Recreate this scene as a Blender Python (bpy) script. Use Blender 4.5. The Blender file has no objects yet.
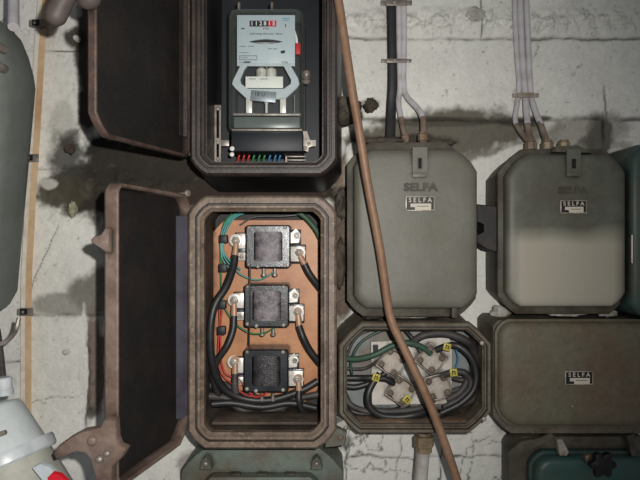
import bpy, bmesh, math, random
import numpy as np
from mathutils import Vector, Matrix
random.seed(4)
D = 1.5; F = 615.0; ZC = 1.5
COL = bpy.context.scene.collection
def P(px, py, L):                     # a point of the photo at distance L in front of the camera -> place in the room
    return Vector(((px-320)*L/F, -D+L, ZC-(py-240)*L/F))
def S(n, L): return n*L/F
def lin(c):
    return tuple([((v/255)/12.92 if v/255 <= .04045 else ((v/255+.055)/1.055)**2.4) for v in c])+(1,)

# ---------------------------------------------------------------- materials
def mat(name, col, rough=.6, metal=0.0, col2=None, scale=14, amt=.45, bump=.25, bscale=90, var=.25, col3=None, spec=.4, amt3=.35):
    m = bpy.data.materials.new(name); m.use_nodes = True
    nt = m.node_tree; N = nt.nodes; K = nt.links
    b = N['Principled BSDF']
    tc = N.new('ShaderNodeTexCoord')
    b.inputs['Roughness'].default_value = rough; b.inputs['Metallic'].default_value = metal
    b.inputs['Specular IOR Level'].default_value = spec
    def noise(sc, det=8, ro=.6):
        n = N.new('ShaderNodeTexNoise'); n.inputs['Scale'].default_value = sc; n.inputs['Detail'].default_value = det
        n.inputs['Roughness'].default_value = ro; K.new(tc.outputs['Object'], n.inputs['Vector']); return n.outputs['Fac']
    def mix(fac, a, c, mode='MIX'):
        x = N.new('ShaderNodeMix'); x.data_type = 'RGBA'; x.blend_type = mode
        if isinstance(fac, float): x.inputs[0].default_value = fac
        else: K.new(fac, x.inputs[0])
        for s, v in ((6, a), (7, c)):
            if isinstance(v, tuple): x.inputs[s].default_value = v
            else: K.new(v, x.inputs[s])
        return x.outputs[2]
    def ramp(f, a, z):
        r = N.new('ShaderNodeMapRange'); r.inputs[1].default_value = a; r.inputs[2].default_value = z
        K.new(f, r.inputs[0]); return r.outputs[0]
    c = lin(col)
    if col2: c = mix(ramp(noise(scale), 1-amt-.12, 1-amt+.12), c, lin(col2))
    if col3: c = mix(ramp(noise(scale*4.3, 10, .7), 1-amt3-.05, 1-amt3+.08), c, lin(col3))
    v = ramp(noise(bscale*.6, 6, .7), .25, .75)
    r = N.new('ShaderNodeMapRange'); r.inputs[3].default_value = 1-var; r.inputs[4].default_value = 1+var*.6; K.new(v, r.inputs[0])
    g = N.new('ShaderNodeCombineColor')
    for i in range(3): K.new(r.outputs[0], g.inputs[i])
    c = mix(1.0, c, g.outputs[0], 'MULTIPLY')
    K.new(c, b.inputs['Base Color'])
    if bump:
        bn = N.new('ShaderNodeBump'); bn.inputs['Strength'].default_value = bump; bn.inputs['Distance'].default_value = .002
        K.new(noise(bscale, 8, .65), bn.inputs['Height']); K.new(bn.outputs[0], b.inputs['Normal'])
    return m
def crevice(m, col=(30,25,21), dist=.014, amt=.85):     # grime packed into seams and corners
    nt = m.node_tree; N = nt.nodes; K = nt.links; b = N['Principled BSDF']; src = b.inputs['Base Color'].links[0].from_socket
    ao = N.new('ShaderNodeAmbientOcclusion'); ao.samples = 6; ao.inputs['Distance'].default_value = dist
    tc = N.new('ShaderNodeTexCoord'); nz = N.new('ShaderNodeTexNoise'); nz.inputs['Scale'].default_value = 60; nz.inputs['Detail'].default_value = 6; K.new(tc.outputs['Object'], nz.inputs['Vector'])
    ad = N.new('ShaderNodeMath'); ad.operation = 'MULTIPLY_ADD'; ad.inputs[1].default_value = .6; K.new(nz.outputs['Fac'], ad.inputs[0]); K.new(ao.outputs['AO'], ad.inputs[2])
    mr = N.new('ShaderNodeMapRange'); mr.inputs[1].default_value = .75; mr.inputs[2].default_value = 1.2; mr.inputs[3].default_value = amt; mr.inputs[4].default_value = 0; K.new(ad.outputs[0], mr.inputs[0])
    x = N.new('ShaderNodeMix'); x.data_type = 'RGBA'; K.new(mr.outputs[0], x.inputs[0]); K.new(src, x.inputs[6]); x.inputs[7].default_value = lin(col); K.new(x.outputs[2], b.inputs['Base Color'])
def flat(name, col, rough=.5, metal=0.0, spec=.4): return mat(name, col, rough, metal, bump=0, var=.1, spec=spec)
MT = dict(
 rim=mat('rusty brown grey iron', (124,108,94), .55, .0, (92,76,64), 18, .48, .5, 160, .4, (152,134,116), spec=.5, amt3=.4),
 ctbody=mat('dirty brown iron', (96,84,74), .7, 0, (64,54,46), 12, .5, .5, 120, .35),
 inside=mat('dark box interior', (38,36,35), .6, 0, (62,54,46), 14, .4, .4, 120, .3),
 metrim=mat('dark brown iron rim', (66,54,48), .5, 0, (42,35,32), 16, .5, .4, 160, .35, (92,74,62), spec=.5),
 black=mat('black painted iron', (24,22,23), .42, 0, (36,31,29), 10, .45, .4, 100, .3, spec=.5),
 lining=mat('dark bitumen door lining', (28,26,25), .6, 0, (40,33,29), 12, .42, .5, 200, .4, (64,54,47), amt3=.3),
 edge=mat('worn brown door edge', (122,104,94), .55, 0, (96,78,68), 20, .5, .4, 140, .3, (144,126,112), spec=.5),
 edge2=mat('dark worn door edge', (92,74,66), .5, 0, (60,46,42), 22, .5, .4, 140, .3, (128,104,90)),
 steelblue=mat('smooth grey steel', (84,82,92), .3, .2, (58,54,60), 15, .4, .2, 100, .2),
 selfa=mat('grey green enamel', (104,103,93), .5, 0, (93,90,79), 9, .5, .25, 60, .25, (78,70,60), amt3=.3, spec=.4),
 selfa2=mat('darker green enamel', (90,92,82), .5, 0, (80,78,68), 8, .5, .25, 60, .25, (72,64,54), amt3=.3, spec=.4),
 selfb=mat('dirty green enamel', (86,82,70), .6, 0, (62,54,44), 14, .5, .4, 110, .35, (108,100,88), amt3=.3),
 brownlid=mat('brown green dusty enamel', (98,95,78), .6, 0, (96,82,66), 7, .5, .35, 90, .3, (76,70,56), amt3=.36),
 brownbody=mat('grey brown grimy iron', (106,99,86), .65, 0, (84,74,62), 16, .5, .5, 120, .4, (132,122,106)),
 teal=mat('teal enamel', (44,80,76), .45, 0, (70,76,66), 10, .48, .2, 80, .25),
 greenbox=mat('grey green worn enamel', (96,108,98), .55, 0, (92,84,72), 14, .48, .35, 110, .25, (132,124,110), amt3=.34),
 board=mat('orange brown laminate board', (196,140,98), .45, 0, (176,118,80), 12, .5, .15, 120, .15, (140,90,62), amt3=.22),
 ctblack=mat('black lacquered steel', (46,50,56), .28, .2, (30,33,36), 20, .5, .2, 150, .3, spec=.8),
 coil=mat('purple grey taped winding', (126,116,120), .35, 0, (70,64,70), 60, .5, .6, 300, .4, (160,150,150), amt3=.40, spec=.5),
 coil2=mat('black varnished winding', (60,58,60), .3, 0, (38,36,38), 60, .5, .5, 300, .45, (80,76,76), amt3=.34, spec=.5),
 nickel=mat('dull nickel', (226,222,214), .35, .15, (176,168,156), 30, .4, .1, 150, .2),
 trayg=flat('grey tray', (96,102,100), .3),
 stain=mat('brown stained sheath', (142,128,116), .6, 0, (112,94,80), 30, .5, .15, 100, .2),
 bolt2=mat('dark grimy screw', (116,104,92), .4, .2, (84,72,62), 50, .42, .2, 150, .3),
 bolt=mat('grimy bolt steel', (168,160,148), .4, .2, (110,98,86), 50, .42, .2, 150, .3),
 copper=mat('copper crimp lug', (176,138,112), .4, .1, (146,104,80), 30, .4, .1, 150, .2),
 cable=mat('black rubber cable', (36,37,38), .45, 0, (52,48,46), 20, .4, .2, 150, .25, spec=.5),
 cable2=mat('dusty grey cable', (78,75,73), .55, 0, (44,40,40), 22, .45, .2, 150, .25),
 green=flat('green insulation', (58,126,76)), cyan=flat('turquoise insulation', (86,158,152)), red=flat('red insulation', (190,58,52)),
 blue=flat('blue insulation', (62,120,160)), dkgreen=mat('dark green insulation', (58,84,66), .5, bump=0),
 pipe=mat('brown copper tube', (136,106,84), .5, 0, (120,90,68), 16, .45, .2, 120, .25, (164,132,106), amt3=.3),
 whitecable=mat('dusty white sheath', (196,192,194), .5, 0, (160,154,150), 30, .4, .1, 100, .12),
 tancable=mat('dirty beige sheath', (164,156,146), .6, 0, (132,116,102), 30, .5, .1, 100, .15),
 wood=mat('bare pine lath', (210,182,146), .6, 0, (188,150,112), 10, .45, .2, 100, .15),
 lath=mat('whitewashed lath side', (224,216,202), .7, 0, (190,176,156), 14, .4, .3, 100, .15),
 canister=mat('grey painted steel', (118,124,118), .5, 0, (108,112,106), 8, .5, .12, 70, .12),
 plug=mat('light grey plastic', (198,204,204), .4, 0, (180,188,188), 12, .4, .1, 60, .1),
 plugclear=mat('cloudy pale plastic', (196,202,204), .3, 0, (160,168,170), 20, .4, .1, 60, .1),
 cream=mat('cream plastic', (176,176,164), .45, 0, (150,150,140), 12, .4, .1, 60, .1),
 faceplate=mat('pale blue grey face plate', (190,200,206), .4, 0, bump=0, var=.06),
 arms=mat('grey cast bracket', (188,196,200), .45, .0, bump=.1, var=.15),
 whitelabel=flat('white paper label', (232,230,224)), tag=flat('grey metal seal tag', (140,146,152), .4, .3),
 ink=flat('black ink', (18,18,20)), inkgrey=flat('grey ink', (70,74,80)), redink=flat('red dial', (196,36,52)), bluestamp=flat('blue stamp ink', (110,160,190)),
 white=flat('white digits', (232,232,230)), redtag=flat('bright red plastic', (205,30,44)),
 bakelite=mat('black bakelite', (22,26,32), .5, 0, (28,30,34), 10, .4, .08, 60, .15, spec=.4),
 zinc=mat('zinc strip', (150,142,134), .4, .35, (104,94,86), 40, .45, .15, 150, .2),
 plate=mat('cream plate paint', (188,180,166), .5, 0, bump=0, var=.12), plateblk=flat('black plate paint', (26,25,23)),
 brassdull=mat('tarnished brass', (142,126,100), .45, .1, (104,86,68), 30, .5, .3, 120, .25),
 whiteplate=mat('scuffed white plate', (206,202,194), .5, 0, (180,166,150), 24, .4, .2, 100, .15),
 ceramic=mat('grimy white terminal casting', (186,178,166), .45, .1, (146,130,114), 36, .45, .35, 130, .3),
 yellow=mat('yellow tag', (190,176,70), .5, 0, (110,100,40), 60, .4, .1, 100, .2),
 greyin=mat('grey blue box interior', (128,134,132), .6, 0, (110,92,76), 10, .42, .3, 100, .25),
 rustin=mat('rusty floor of box', (136,112,92), .65, 0, (98,82,70), 14, .5, .3, 100, .3, (160,140,124)),
 tube=mat('pale grey conduit', (190,188,180), .6, 0, (150,144,134), 16, .45, .3, 80, .15),
 dirt=mat('dusty mortar crumb', (92,84,74), .95, 0, (64,56,48), 40, .5, .8, 140, .35),
 shell=mat('pale stone chip', (170,166,140), .8, 0, (120,114,90), 40, .4, .4, 100, .2),
 knob=mat('black knob plastic', (20,19,20), .5, 0, bump=.1),
 pill=mat('grey brown cast lever', (84,75,71), .55, 0, (68,58,55), 14, .4, .25, 100, .2),
)
def glassmat():
    m = bpy.data.materials.new('clear glass'); m.use_nodes = True; nt = m.node_tree; N = nt.nodes; K = nt.links
    for n in list(N): N.remove(n)
    o = N.new('ShaderNodeOutputMaterial'); t = N.new('ShaderNodeBsdfTransparent'); g = N.new('ShaderNodeBsdfGlossy'); x = N.new('ShaderNodeMixShader')
    t.inputs[0].default_value = (.93,.96,.95,1); g.inputs['Roughness'].default_value = .08
    l = N.new('ShaderNodeLayerWeight'); l.inputs[0].default_value = .25
    r = N.new('ShaderNodeMapRange'); r.inputs[3].default_value = .04; r.inputs[4].default_value = .7
    g.inputs['Roughness'].default_value = .22
    df = N.new('ShaderNodeBsdfDiffuse'); df.inputs[0].default_value = lin((170,178,168)); r2 = N.new('ShaderNodeMapRange'); r2.inputs[1].default_value = .1; r2.inputs[3].default_value = .02; r2.inputs[4].default_value = .5  # grey-green diffuse towards the edges imitates bright reflections on the cover
    x2 = N.new('ShaderNodeMixShader'); K.new(l.outputs['Facing'], r2.inputs[0]); K.new(r2.outputs[0], x2.inputs[0]); K.new(x.outputs[0], x2.inputs[1]); K.new(df.outputs[0], x2.inputs[2])
    K.new(l.outputs['Facing'], r.inputs[0]); K.new(r.outputs[0], x.inputs[0]); K.new(t.outputs[0], x.inputs[1]); K.new(g.outputs[0], x.inputs[2]); K.new(x2.outputs[0], o.inputs[0])
    return m
MT['glass'] = glassmat()
def selfa_pale_low():  # lid enamel that turns paler below a wavy height line
    m = MT['selfa2'].copy(); m.name = 'grey green enamel paler below'; nt = m.node_tree; N = nt.nodes; K = nt.links
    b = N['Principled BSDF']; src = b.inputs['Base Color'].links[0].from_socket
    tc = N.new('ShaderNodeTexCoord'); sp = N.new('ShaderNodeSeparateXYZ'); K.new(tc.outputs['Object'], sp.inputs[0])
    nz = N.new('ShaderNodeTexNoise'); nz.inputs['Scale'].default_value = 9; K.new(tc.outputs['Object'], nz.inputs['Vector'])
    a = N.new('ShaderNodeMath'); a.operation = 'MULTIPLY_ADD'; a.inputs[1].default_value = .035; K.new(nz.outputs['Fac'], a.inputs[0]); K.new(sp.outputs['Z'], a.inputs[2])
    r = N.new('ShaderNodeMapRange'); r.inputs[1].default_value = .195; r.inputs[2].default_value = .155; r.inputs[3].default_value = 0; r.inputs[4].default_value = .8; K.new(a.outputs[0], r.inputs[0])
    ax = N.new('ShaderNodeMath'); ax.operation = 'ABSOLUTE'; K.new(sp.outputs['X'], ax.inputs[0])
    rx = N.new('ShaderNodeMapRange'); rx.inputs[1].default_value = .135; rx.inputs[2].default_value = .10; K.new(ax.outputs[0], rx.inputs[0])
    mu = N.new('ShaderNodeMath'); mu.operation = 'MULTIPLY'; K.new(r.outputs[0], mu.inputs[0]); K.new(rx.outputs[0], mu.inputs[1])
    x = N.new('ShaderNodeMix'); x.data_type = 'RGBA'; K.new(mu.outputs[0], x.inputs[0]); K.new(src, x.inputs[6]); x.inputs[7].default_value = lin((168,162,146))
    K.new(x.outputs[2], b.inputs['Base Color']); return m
MT['selfapale'] = selfa_pale_low()
for k_ in ('rim','ctbody','metrim','edge','edge2','selfa','selfb','selfapale','brownlid','brownbody','teal','greenbox','greyin','rustin','brassdull','whiteplate','ceramic','board'): crevice(MT[k_])

# ---------------------------------------------------------------- mesh helpers
def tag(o, label=None, cat=None, group=None, kind=None):
    if label: o['label'] = label
    if cat: o['category'] = cat
    if group: o['group'] = group
    if kind: o['kind'] = kind
    return o
def thing(name, loc, label, cat, group=None):
    o = bpy.data.objects.new(name, None); COL.objects.link(o); o.location = loc; o.empty_display_size = .03
    return tag(o, label, cat, group)
def org(o):
    v = Vector((0,0,0))
    while o: v = v+Vector(o.location); o = o.parent
    return v
class MB:
    def __init__(s): s.b = bmesh.new()
    def build(s, name, m, parent=None, angle=35, loc=None, label=None):
        me = bpy.data.meshes.new(name); bm = s.b
        if parent: off = org(parent)
        else: off = Vector(loc) if loc is not None else Vector((0,0,0))
        bmesh.ops.remove_doubles(bm, verts=bm.verts, dist=1e-6)
        bmesh.ops.recalc_face_normals(bm, faces=bm.faces)
        bmesh.ops.translate(bm, verts=bm.verts, vec=-off)
        bm.to_mesh(me); bm.free()
        for p in me.polygons: p.use_smooth = True
        me.set_sharp_from_angle(angle=math.radians(angle))
        me.materials.append(MT[m])
        o = bpy.data.objects.new(name, me); COL.objects.link(o)
        if parent: o.parent = parent
        else: o.location = off
        if label: o['label'] = label
        return o
    def box(s, c, sz, bev=.0, rot=None, seg=2):
        r = bmesh.ops.create_cube(s.b, size=1.0); vs = r['verts']
        bmesh.ops.scale(s.b, verts=vs, vec=Vector(sz))
        if bev:
            es = list({e for v in vs for e in v.link_edges})
            q = bmesh.ops.bevel(s.b, geom=es, offset=bev, segments=seg, affect='EDGES', profile=.5)
            vs = list({v for f in q['faces'] for v in f.verts} | {v for v in vs if v.is_valid})
        if rot is not None: bmesh.ops.rotate(s.b, verts=vs, matrix=rot, cent=(0,0,0))
        bmesh.ops.translate(s.b, verts=vs, vec=Vector(c)); return s
    def pbox(s, x0, y0, x1, y1, L0, L1, bev=.0):       # L0 front, L1 back; outline taken at L0
        a = P(x0,y0,L0); b = P(x1,y1,L0)
        return s.box(((a.x+b.x)/2, -D+(L0+L1)/2, (a.z+b.z)/2), (abs(b.x-a.x), abs(L1-L0), abs(a.z-b.z)), bev)
    def loft(s, rings, cap0=True, cap1=True, closed=False):
        bm = s.b; R = [[bm.verts.new(p) for p in r] for r in rings]
        n = len(R[0]); prs = list(zip(R, R[1:]))
        if closed: prs.append((R[-1], R[0]))
        for a, b in prs:
            for i in range(n):
                j = (i+1) % n; bm.faces.new((a[i], a[j], b[j], b[i]))
        if cap0 and not closed: bm.faces.new(R[0][::-1])
        if cap1 and not closed: bm.faces.new(R[-1])
        return s
    def lathe(s, prof, o, axis=(0,-1,0), n=20, sx=1.0, lobes=0, amp=0):   # prof: (radius, height along axis)
        q = Vector(axis).to_track_quat('Z', 'Y'); o = Vector(o); rings = []
        for r, h in prof:
            rings.append([o+q@Vector((r*(1+amp*math.cos(lobes*t))*math.cos(t)*sx, r*(1+amp*math.cos(lobes*t))*math.sin(t), h)) for t in [2*math.pi*i/n for i in range(n)]])
        return s.loft(rings)
    def cyl(s, o, r, h, axis=(0,-1,0), n=16, bev=.0):
        if bev: return s.lathe([(r, 0), (r, h-bev), (r-bev, h)], o, axis, n)
        return s.lathe([(r,0),(r,h)], o, axis, n)
    def tube(s, pts, r, n=10, sub=5, flat_=1.0):
        pts = [Vector(p) for p in pts]; C = []
        if len(pts) > 2:
            e = [2*pts[0]-pts[1]]+pts+[2*pts[-1]-pts[-2]]
            for i in range(1, len(e)-2):
                for k in range(sub):
                    t = k/sub; a, b, c, d = e[i-1:i+3]
                    C.append(.5*((2*b)+(c-a)*t+(2*a-5*b+4*c-d)*t*t+(3*b-a-3*c+d)*t**3))
            C.append(pts[-1])
        else: C = pts
        tg = [(C[min(i+1,len(C)-1)]-C[max(i-1,0)]).normalized() for i in range(len(C))]
        u = tg[0].cross(Vector((0,1,0)));
        if u.length < .1: u = tg[0].cross(Vector((1,0,0)))
        u.normalize(); rings = []
        for i, c in enumerate(C):
            u = (u-tg[i]*u.dot(tg[i])).normalized(); w = tg[i].cross(u)
            rr = r[0]+(r[1]-r[0])*i/(len(C)-1) if isinstance(r, tuple) else r
            rings.append([c+u*math.cos(t)*rr+w*math.sin(t)*rr*flat_ for t in [2*math.pi*k/n for k in range(n)]])
        return s.loft(rings)
    def poly(s, pts, L0, L1, bev=.0, Lref=None):     # outline in photo pixels at Lref, extruded L1 -> L0
        Lr = Lref or L0; w = [P(x, y, Lr) for x, y in pts]
        c = sum(w, Vector())/len(w)
        def ring(L, k): return [Vector((c.x+(v.x-c.x)*k, -D+L, c.z+(v.z-c.z)*k)) for v in w]
        ext = max((v-c).length for v in w); k = 1-bev/ext if ext else 1
        rr = [ring(L1,1), ring(L0+bev,1)]+([ring(L0,k)] if bev else [])
        if not bev: rr = [ring(L1,1), ring(L0,1)]
        return s.loft(rr)
def oct_(x0, x1, z0, z1, ch, bl=.3, k=4):     # clockwise seen from the camera; ch = (TL, TR, BR, BL)
    pts = []
    def corner(ax, az, bx, bz, cx, cz):        # from a to b around corner c
        for i in range(k):
            t = i/(k-1); sx = ax+(bx-ax)*t; sz = az+(bz-az)*t
            qx = (1-t)**2*ax+2*t*(1-t)*cx+t*t*bx; qz = (1-t)**2*az+2*t*(1-t)*cz+t*t*bz
            pts.append((sx+(qx-sx)*bl, sz+(qz-sz)*bl))
    tl, tr, br, bl_ = ch
    corner(x0, z1-tl, x0+tl, z1, x0, z1); corner(x1-tr, z1, x1, z1-tr, x1, z1)
    corner(x1, z0+br, x1-br, z0, x1, z0); corner(x0+bl_, z0, x0, z0+bl_, x0, z0)
    return pts
class Rect:
    def __init__(s, x0, y0, x1, y1, L, ch, bl=.3):
        a = P(x0,y0,L); b = P(x1,y1,L); s.x0,s.x1,s.z0,s.z1 = a.x,b.x,b.z,a.z
        s.ch = [S(c, L) for c in ch]; s.bl = bl
    def r(s, ins, L):
        return [Vector((x, -D+L, z)) for x, z in oct_(s.x0+ins, s.x1-ins, s.z0+ins, s.z1-ins, [max(.002, c-ins*.59) for c in s.ch], s.bl)]
    def base(s): return Vector(((s.x0+s.x1)/2, 0, s.z0))
def text(body, pos, size, m, parent, name='lettering', ext=.0004, bold=0, rotx=90, spin=0, sx=1.0, align='CENTER'):
    cu = bpy.data.curves.new(name, 'FONT'); cu.body = body; cu.size = size; cu.extrude = ext; cu.offset = bold; cu.align_x = align; cu.align_y = 'CENTER'
    cu.resolution_u = 3
    t = bpy.data.objects.new('tmp', cu); COL.objects.link(t); bpy.context.view_layer.update()
    me = bpy.data.meshes.new_from_object(t.evaluated_get(bpy.context.evaluated_depsgraph_get())); bpy.data.objects.remove(t)
    me.transform(Matrix.Translation(Vector(pos)-org(parent)) @ Matrix.Rotation(spin, 4, 'Y') @ Matrix.Rotation(math.radians(rotx), 4, 'X') @ Matrix.Diagonal((sx,1,1,1)))
    me.name = name; me.materials.clear(); me.materials.append(MT[m])
    o = bpy.data.objects.new(name, me); COL.objects.link(o); o.parent = parent; return o

# ---------------------------------------------------------------- the wall
def vnoise(X, Z, f, seed):
    rs = np.random.RandomState(seed); T = rs.rand(256, 256)
    x = X*f+37.3; z = Z*f+19.7; xi = np.floor(x).astype(int); zi = np.floor(z).astype(int); fx = x-xi; fz = z-zi
    fx = fx*fx*(3-2*fx); fz = fz*fz*(3-2*fz); g = lambda a, b: T[a % 256, b % 256]
    return (g(xi,zi)*(1-fx)+g(xi+1,zi)*fx)*(1-fz)+(g(xi,zi+1)*(1-fx)+g(xi+1,zi+1)*fx)*fz
def fbm(X, Z, f, seed, o=5, g=.55):
    s = 0; a = 1; t = 0
    for i in range(o): s = s+a*vnoise(X, Z, f*2**i, seed+i); t += a; a *= g
    return s/t
def build_wall():
    nx, nz = 700, 520; W, H = 2.3, 1.7
    xs = np.linspace(-W/2, W/2, nx); zs = np.linspace(-H/2, H/2, nz)
    X, Z = np.meshgrid(xs, zs)
    PX = 320+X*F/D; PY = 240-Z*F/D
    wob = (fbm(X, Z, 6, 5)-.5)*14+(fbm(X, Z, 40, 9, 3)-.5)*5
    h = (fbm(X, Z, 7, 1, 6, .55)-.5)*.012+(fbm(X, Z, 60, 40, 3)-.5)*.003
    crack = np.zeros_like(X)
    def joint(y, x0, x1, w=1.2, dep=.006, k=.55, sl=0):
        nonlocal h, crack
        d = np.abs(PY+sl*(PX-x0)-y+wob*k); m = np.exp(-(d/w)**2)*(1/(1+np.exp(-(PX-x0)/2)))*(1/(1+np.exp((PX-x1)/2)))
        m *= np.clip(fbm(X, Z, 18, 77)*2.4-.45, .1, 1)
        h -= m*dep; crack = np.maximum(crack, m)
    def vcrack(x, y0, y1, w=.8, k=.8, sl=0):
        nonlocal h, crack
        d = np.abs(PX-x+sl*(PY-y0)+wob*k); m = np.exp(-(d/w)**2)*(1/(1+np.exp(-(PY-y0)/2)))*(1/(1+np.exp((PY-y1)/2))); h -= m*.004; crack = np.maximum(crack, m)
    joint(38, 335, 760); joint(119, 340, 760, 1.6, .008); joint(51, -120, 200, .7, .003, .2); joint(169, 20, 90, .8, .003, .2); joint(315, 20, 110, 1.2, .006, .5)
    joint(198, 335, 760); joint(278, 335, 520, .8); joint(455, 335, 505, 1.0, .005, 1.2)
    joint(402, 30, 100, .6, .003, 1.3, .2); joint(360, -100, 30, .8); joint(-42, -300, 900); joint(-122, -300, 900); joint(520, -300, 900); joint(600, -300, 900)
    vcrack(606, 85, 118, 1.0, .6); vcrack(603, 118, 142, 1.4, .7); vcrack(535, 42, 60, .7, 2.5); vcrack(345, 440, 480, .8, 1.2); vcrack(440, 435, 500, .8, 1.1); vcrack(395, 438, 480, .7, 1.4); vcrack(58, 225, 300, .5, .5, .45)
    vcrack(84, 330, 425, 1.6, .9); vcrack(470, 440, 500, .6, 1.5); vcrack(480, -80, 38, .6, .4)
    # raised flaking paint along the upper course
    fl = np.clip(1-np.abs(PY-22)/16, 0, 1)*(PX > 335); h += fl*(np.abs(fbm(X, Z, 30, 21, 4)-.5)*.07)+np.clip(1-np.abs(fbm(X, Z, 9, 301, 5, .6)-.5)*60, 0, 1)*.0012
    # relief of mortar ledge beneath the second course on the right
    led = np.clip(1-np.abs(PY-134+.05*(PX-400))/14, 0, 1)*(PX > 345)*(PX < 540); h += led*.012*fbm(X, Z, 14, 31)
    # rubble joint between the boxes
    rub = np.clip(1-np.abs(PX-342+wob*.3)/13, 0, 1)*np.clip((PY-118)/12, 0, 1); h += rub*(fbm(X, Z, 28, 55, 4)-.35)*.05
    rub2 = np.clip(1-np.abs(PX-92+wob*.2)/9, 0, 1)*np.clip((PY-328)/5, 0, 1); h += rub2*(fbm(X, Z, 35, 66, 4)-.3)*.03
    rk = np.clip(1-(((PX-130)/75)**2+((PY-188)/20)**2), 0, 1); h += rk*(fbm(X, Z, 20, 88, 4)-.3)*.05
    n1 = fbm(X, Z, 11, 101, 6, .6); n2 = fbm(X, Z, 34, 121, 5, .6)
    base = np.array([.72,.715,.66]); C = np.empty(X.shape+(3,)); C[:] = base
    C *= (0.84+.30*fbm(X, Z, 5, 131, 6, .6))[..., None]
    def blend(m, col):
        nonlocal C
        m = np.clip(m, 0, 1)[..., None]; C = C*(1-m)+np.array(lin(col)[:3])*m
    def blob(cx, cy, rx, ry, col, a=1.0, ang=0, soft=.35, thr=.5):
        c, s = math.cos(ang), math.sin(ang); dx = PX-cx; dy = PY-cy; u = (dx*c+dy*s)/rx; v = (-dx*s+dy*c)/ry
        d = 1-np.sqrt(u*u+v*v)+(n1-.5)*1.1+(n2-.5)*.5; blend(np.clip((d-.0)/soft, 0, 1)*a, col)
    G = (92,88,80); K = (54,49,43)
    # grime, and the upper door's painted shadow
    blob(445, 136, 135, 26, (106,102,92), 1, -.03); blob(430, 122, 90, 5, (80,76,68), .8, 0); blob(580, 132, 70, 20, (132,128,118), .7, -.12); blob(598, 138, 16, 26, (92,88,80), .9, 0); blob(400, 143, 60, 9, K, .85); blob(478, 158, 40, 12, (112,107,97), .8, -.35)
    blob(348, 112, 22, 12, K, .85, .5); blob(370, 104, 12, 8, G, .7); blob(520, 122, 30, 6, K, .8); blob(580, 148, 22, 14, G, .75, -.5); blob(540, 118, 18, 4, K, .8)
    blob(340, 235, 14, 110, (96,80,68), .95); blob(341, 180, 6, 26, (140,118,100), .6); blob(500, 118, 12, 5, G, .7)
    blob(620, 150, 20, 12, G, .5)
    blob(140, 186, 105, 36, K, 1.0); blob(140, 155, 75, 26, (50,51,54), 1.0); blob(98, 148, 26, 20, (48,46,42), 1); blob(190, 172, 45, 45, K, 1); blob(195, 195, 20, 12, K, 1); blob(265, 194, 130, 14, (58,48,42), 1, 0, .2); blob(110, 183, 75, 34, K, .95); blob(120, 165, 60, 30, K, .9); blob(66, 155, 26, 30, (70,70,64), .9); blob(55, 192, 34, 18, (80,74,62), .95); blob(88, 60, 14, 95, K, .95); blob(76, 37, 11, 11, K, .95); blob(68, 140, 16, 16, K, .6)  # upper door's shadow painted dark on the wall below and beside it, amid grime
    blob(100, 288, 32, 26, (108,106,97), .9, -.6); blob(72, 305, 44, 12, (128,126,116), .75); blob(94, 375, 13, 62, (112,98,88), .95); blob(92, 413, 8, 10, K, .8)
    blob(120, 250, 22, 60, (84,80,72), .7); blob(60, 120, 16, 24, (150,148,138), .4); blob(190, 465, 16, 20, (140,134,126), .8)
    blob(500, 440, 10, 25, G, .5); blob(345, 440, 10, 10, G, .7); blob(478, 222, 12, 16, K, .8)
    blend(crack*.85, (44,40,36))
    sp = fbm(X, Z, 90, 201, 3, .6); blend(np.clip((sp-.76)*14, 0, 1)*.5, (90,86,78))
    mott = fbm(X, Z, 45, 401, 5, .75); C *= (.90+.20*mott)[..., None]
    h2 = np.clip(1-np.abs(fbm(X, Z, 20, 341, 5, .6)-.5)*34, 0, 1)*np.clip(fl*1.6, 0, 1); blend(h2*.55, (122,118,108))
    h3 = np.clip(1-np.abs(fbm(X, Z, 26, 351, 4, .6)-.5)*50, 0, 1)*np.clip(fbm(X, Z, 9, 361)*5-2.9, 0, 1); blend(h3*.5, (128,124,114))
    hair = np.clip(1-np.abs(fbm(X, Z, 8, 311, 6, .62)-.5)*140, 0, 1)*np.clip(fbm(X, Z, 6, 321)*4-1.9, 0, 1); blend(hair*.55, (90,86,78))
    reg = ((PX > 340)&(PX < 510)&(PY > 425)).astype(float); ck = np.clip(1-np.abs(fbm(X, Z, 9, 511, 5, .6)-.5)*70, 0, 1)*reg
    # crisp white whitewash areas
    def wht(cx, cy, rx, ry, a=.8): blob(cx, cy, rx, ry, (214,213,206), a, 0, .2)
    wht(354, 152, 9, 9); wht(336, 148, 10, 12, .7); wht(481, 190, 15, 36, 1); wht(484, 290, 15, 55, 1); blob(505, 163, 42, 16, (214,213,206), 1, -.4, .2); wht(618, 152, 9, 6, .6); wht(48, 184, 10, 6, .7); wht(485, 462, 32, 36, .9); wht(83, 345, 5, 30, .7)
    wht(400, 462, 65, 44, .95); wht(84, 372, 4, 60, .9); wht(300, 470, 30, 10, .2); wht(420, 10, 60, 12, .35)
    blend(ck*.85, (52,48,44)); blend(crack*(PX > 340)*(PY > 425)*.8, (52,48,44)); h -= ck*.002
    Y = -h
    verts = np.stack([X, Y, Z+ZC], -1).reshape(-1, 3)
    idx = np.arange(nx*nz).reshape(nz, nx); q = np.stack([idx[:-1,:-1], idx[:-1,1:], idx[1:,1:], idx[1:,:-1]], -1).reshape(-1, 4)
    me = bpy.data.meshes.new('wall_back'); me.vertices.add(len(verts)); me.vertices.foreach_set('co', verts.ravel())
    me.loops.add(q.size); me.loops.foreach_set('vertex_index', q.ravel().astype(np.int32)); me.polygons.add(len(q)); me.polygons.foreach_set('loop_start', np.arange(0, q.size, 4, dtype=np.int32))
    me.update(calc_edges=True); me.validate()
    me.polygons.foreach_set('use_smooth', np.ones(len(q), bool))
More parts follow.
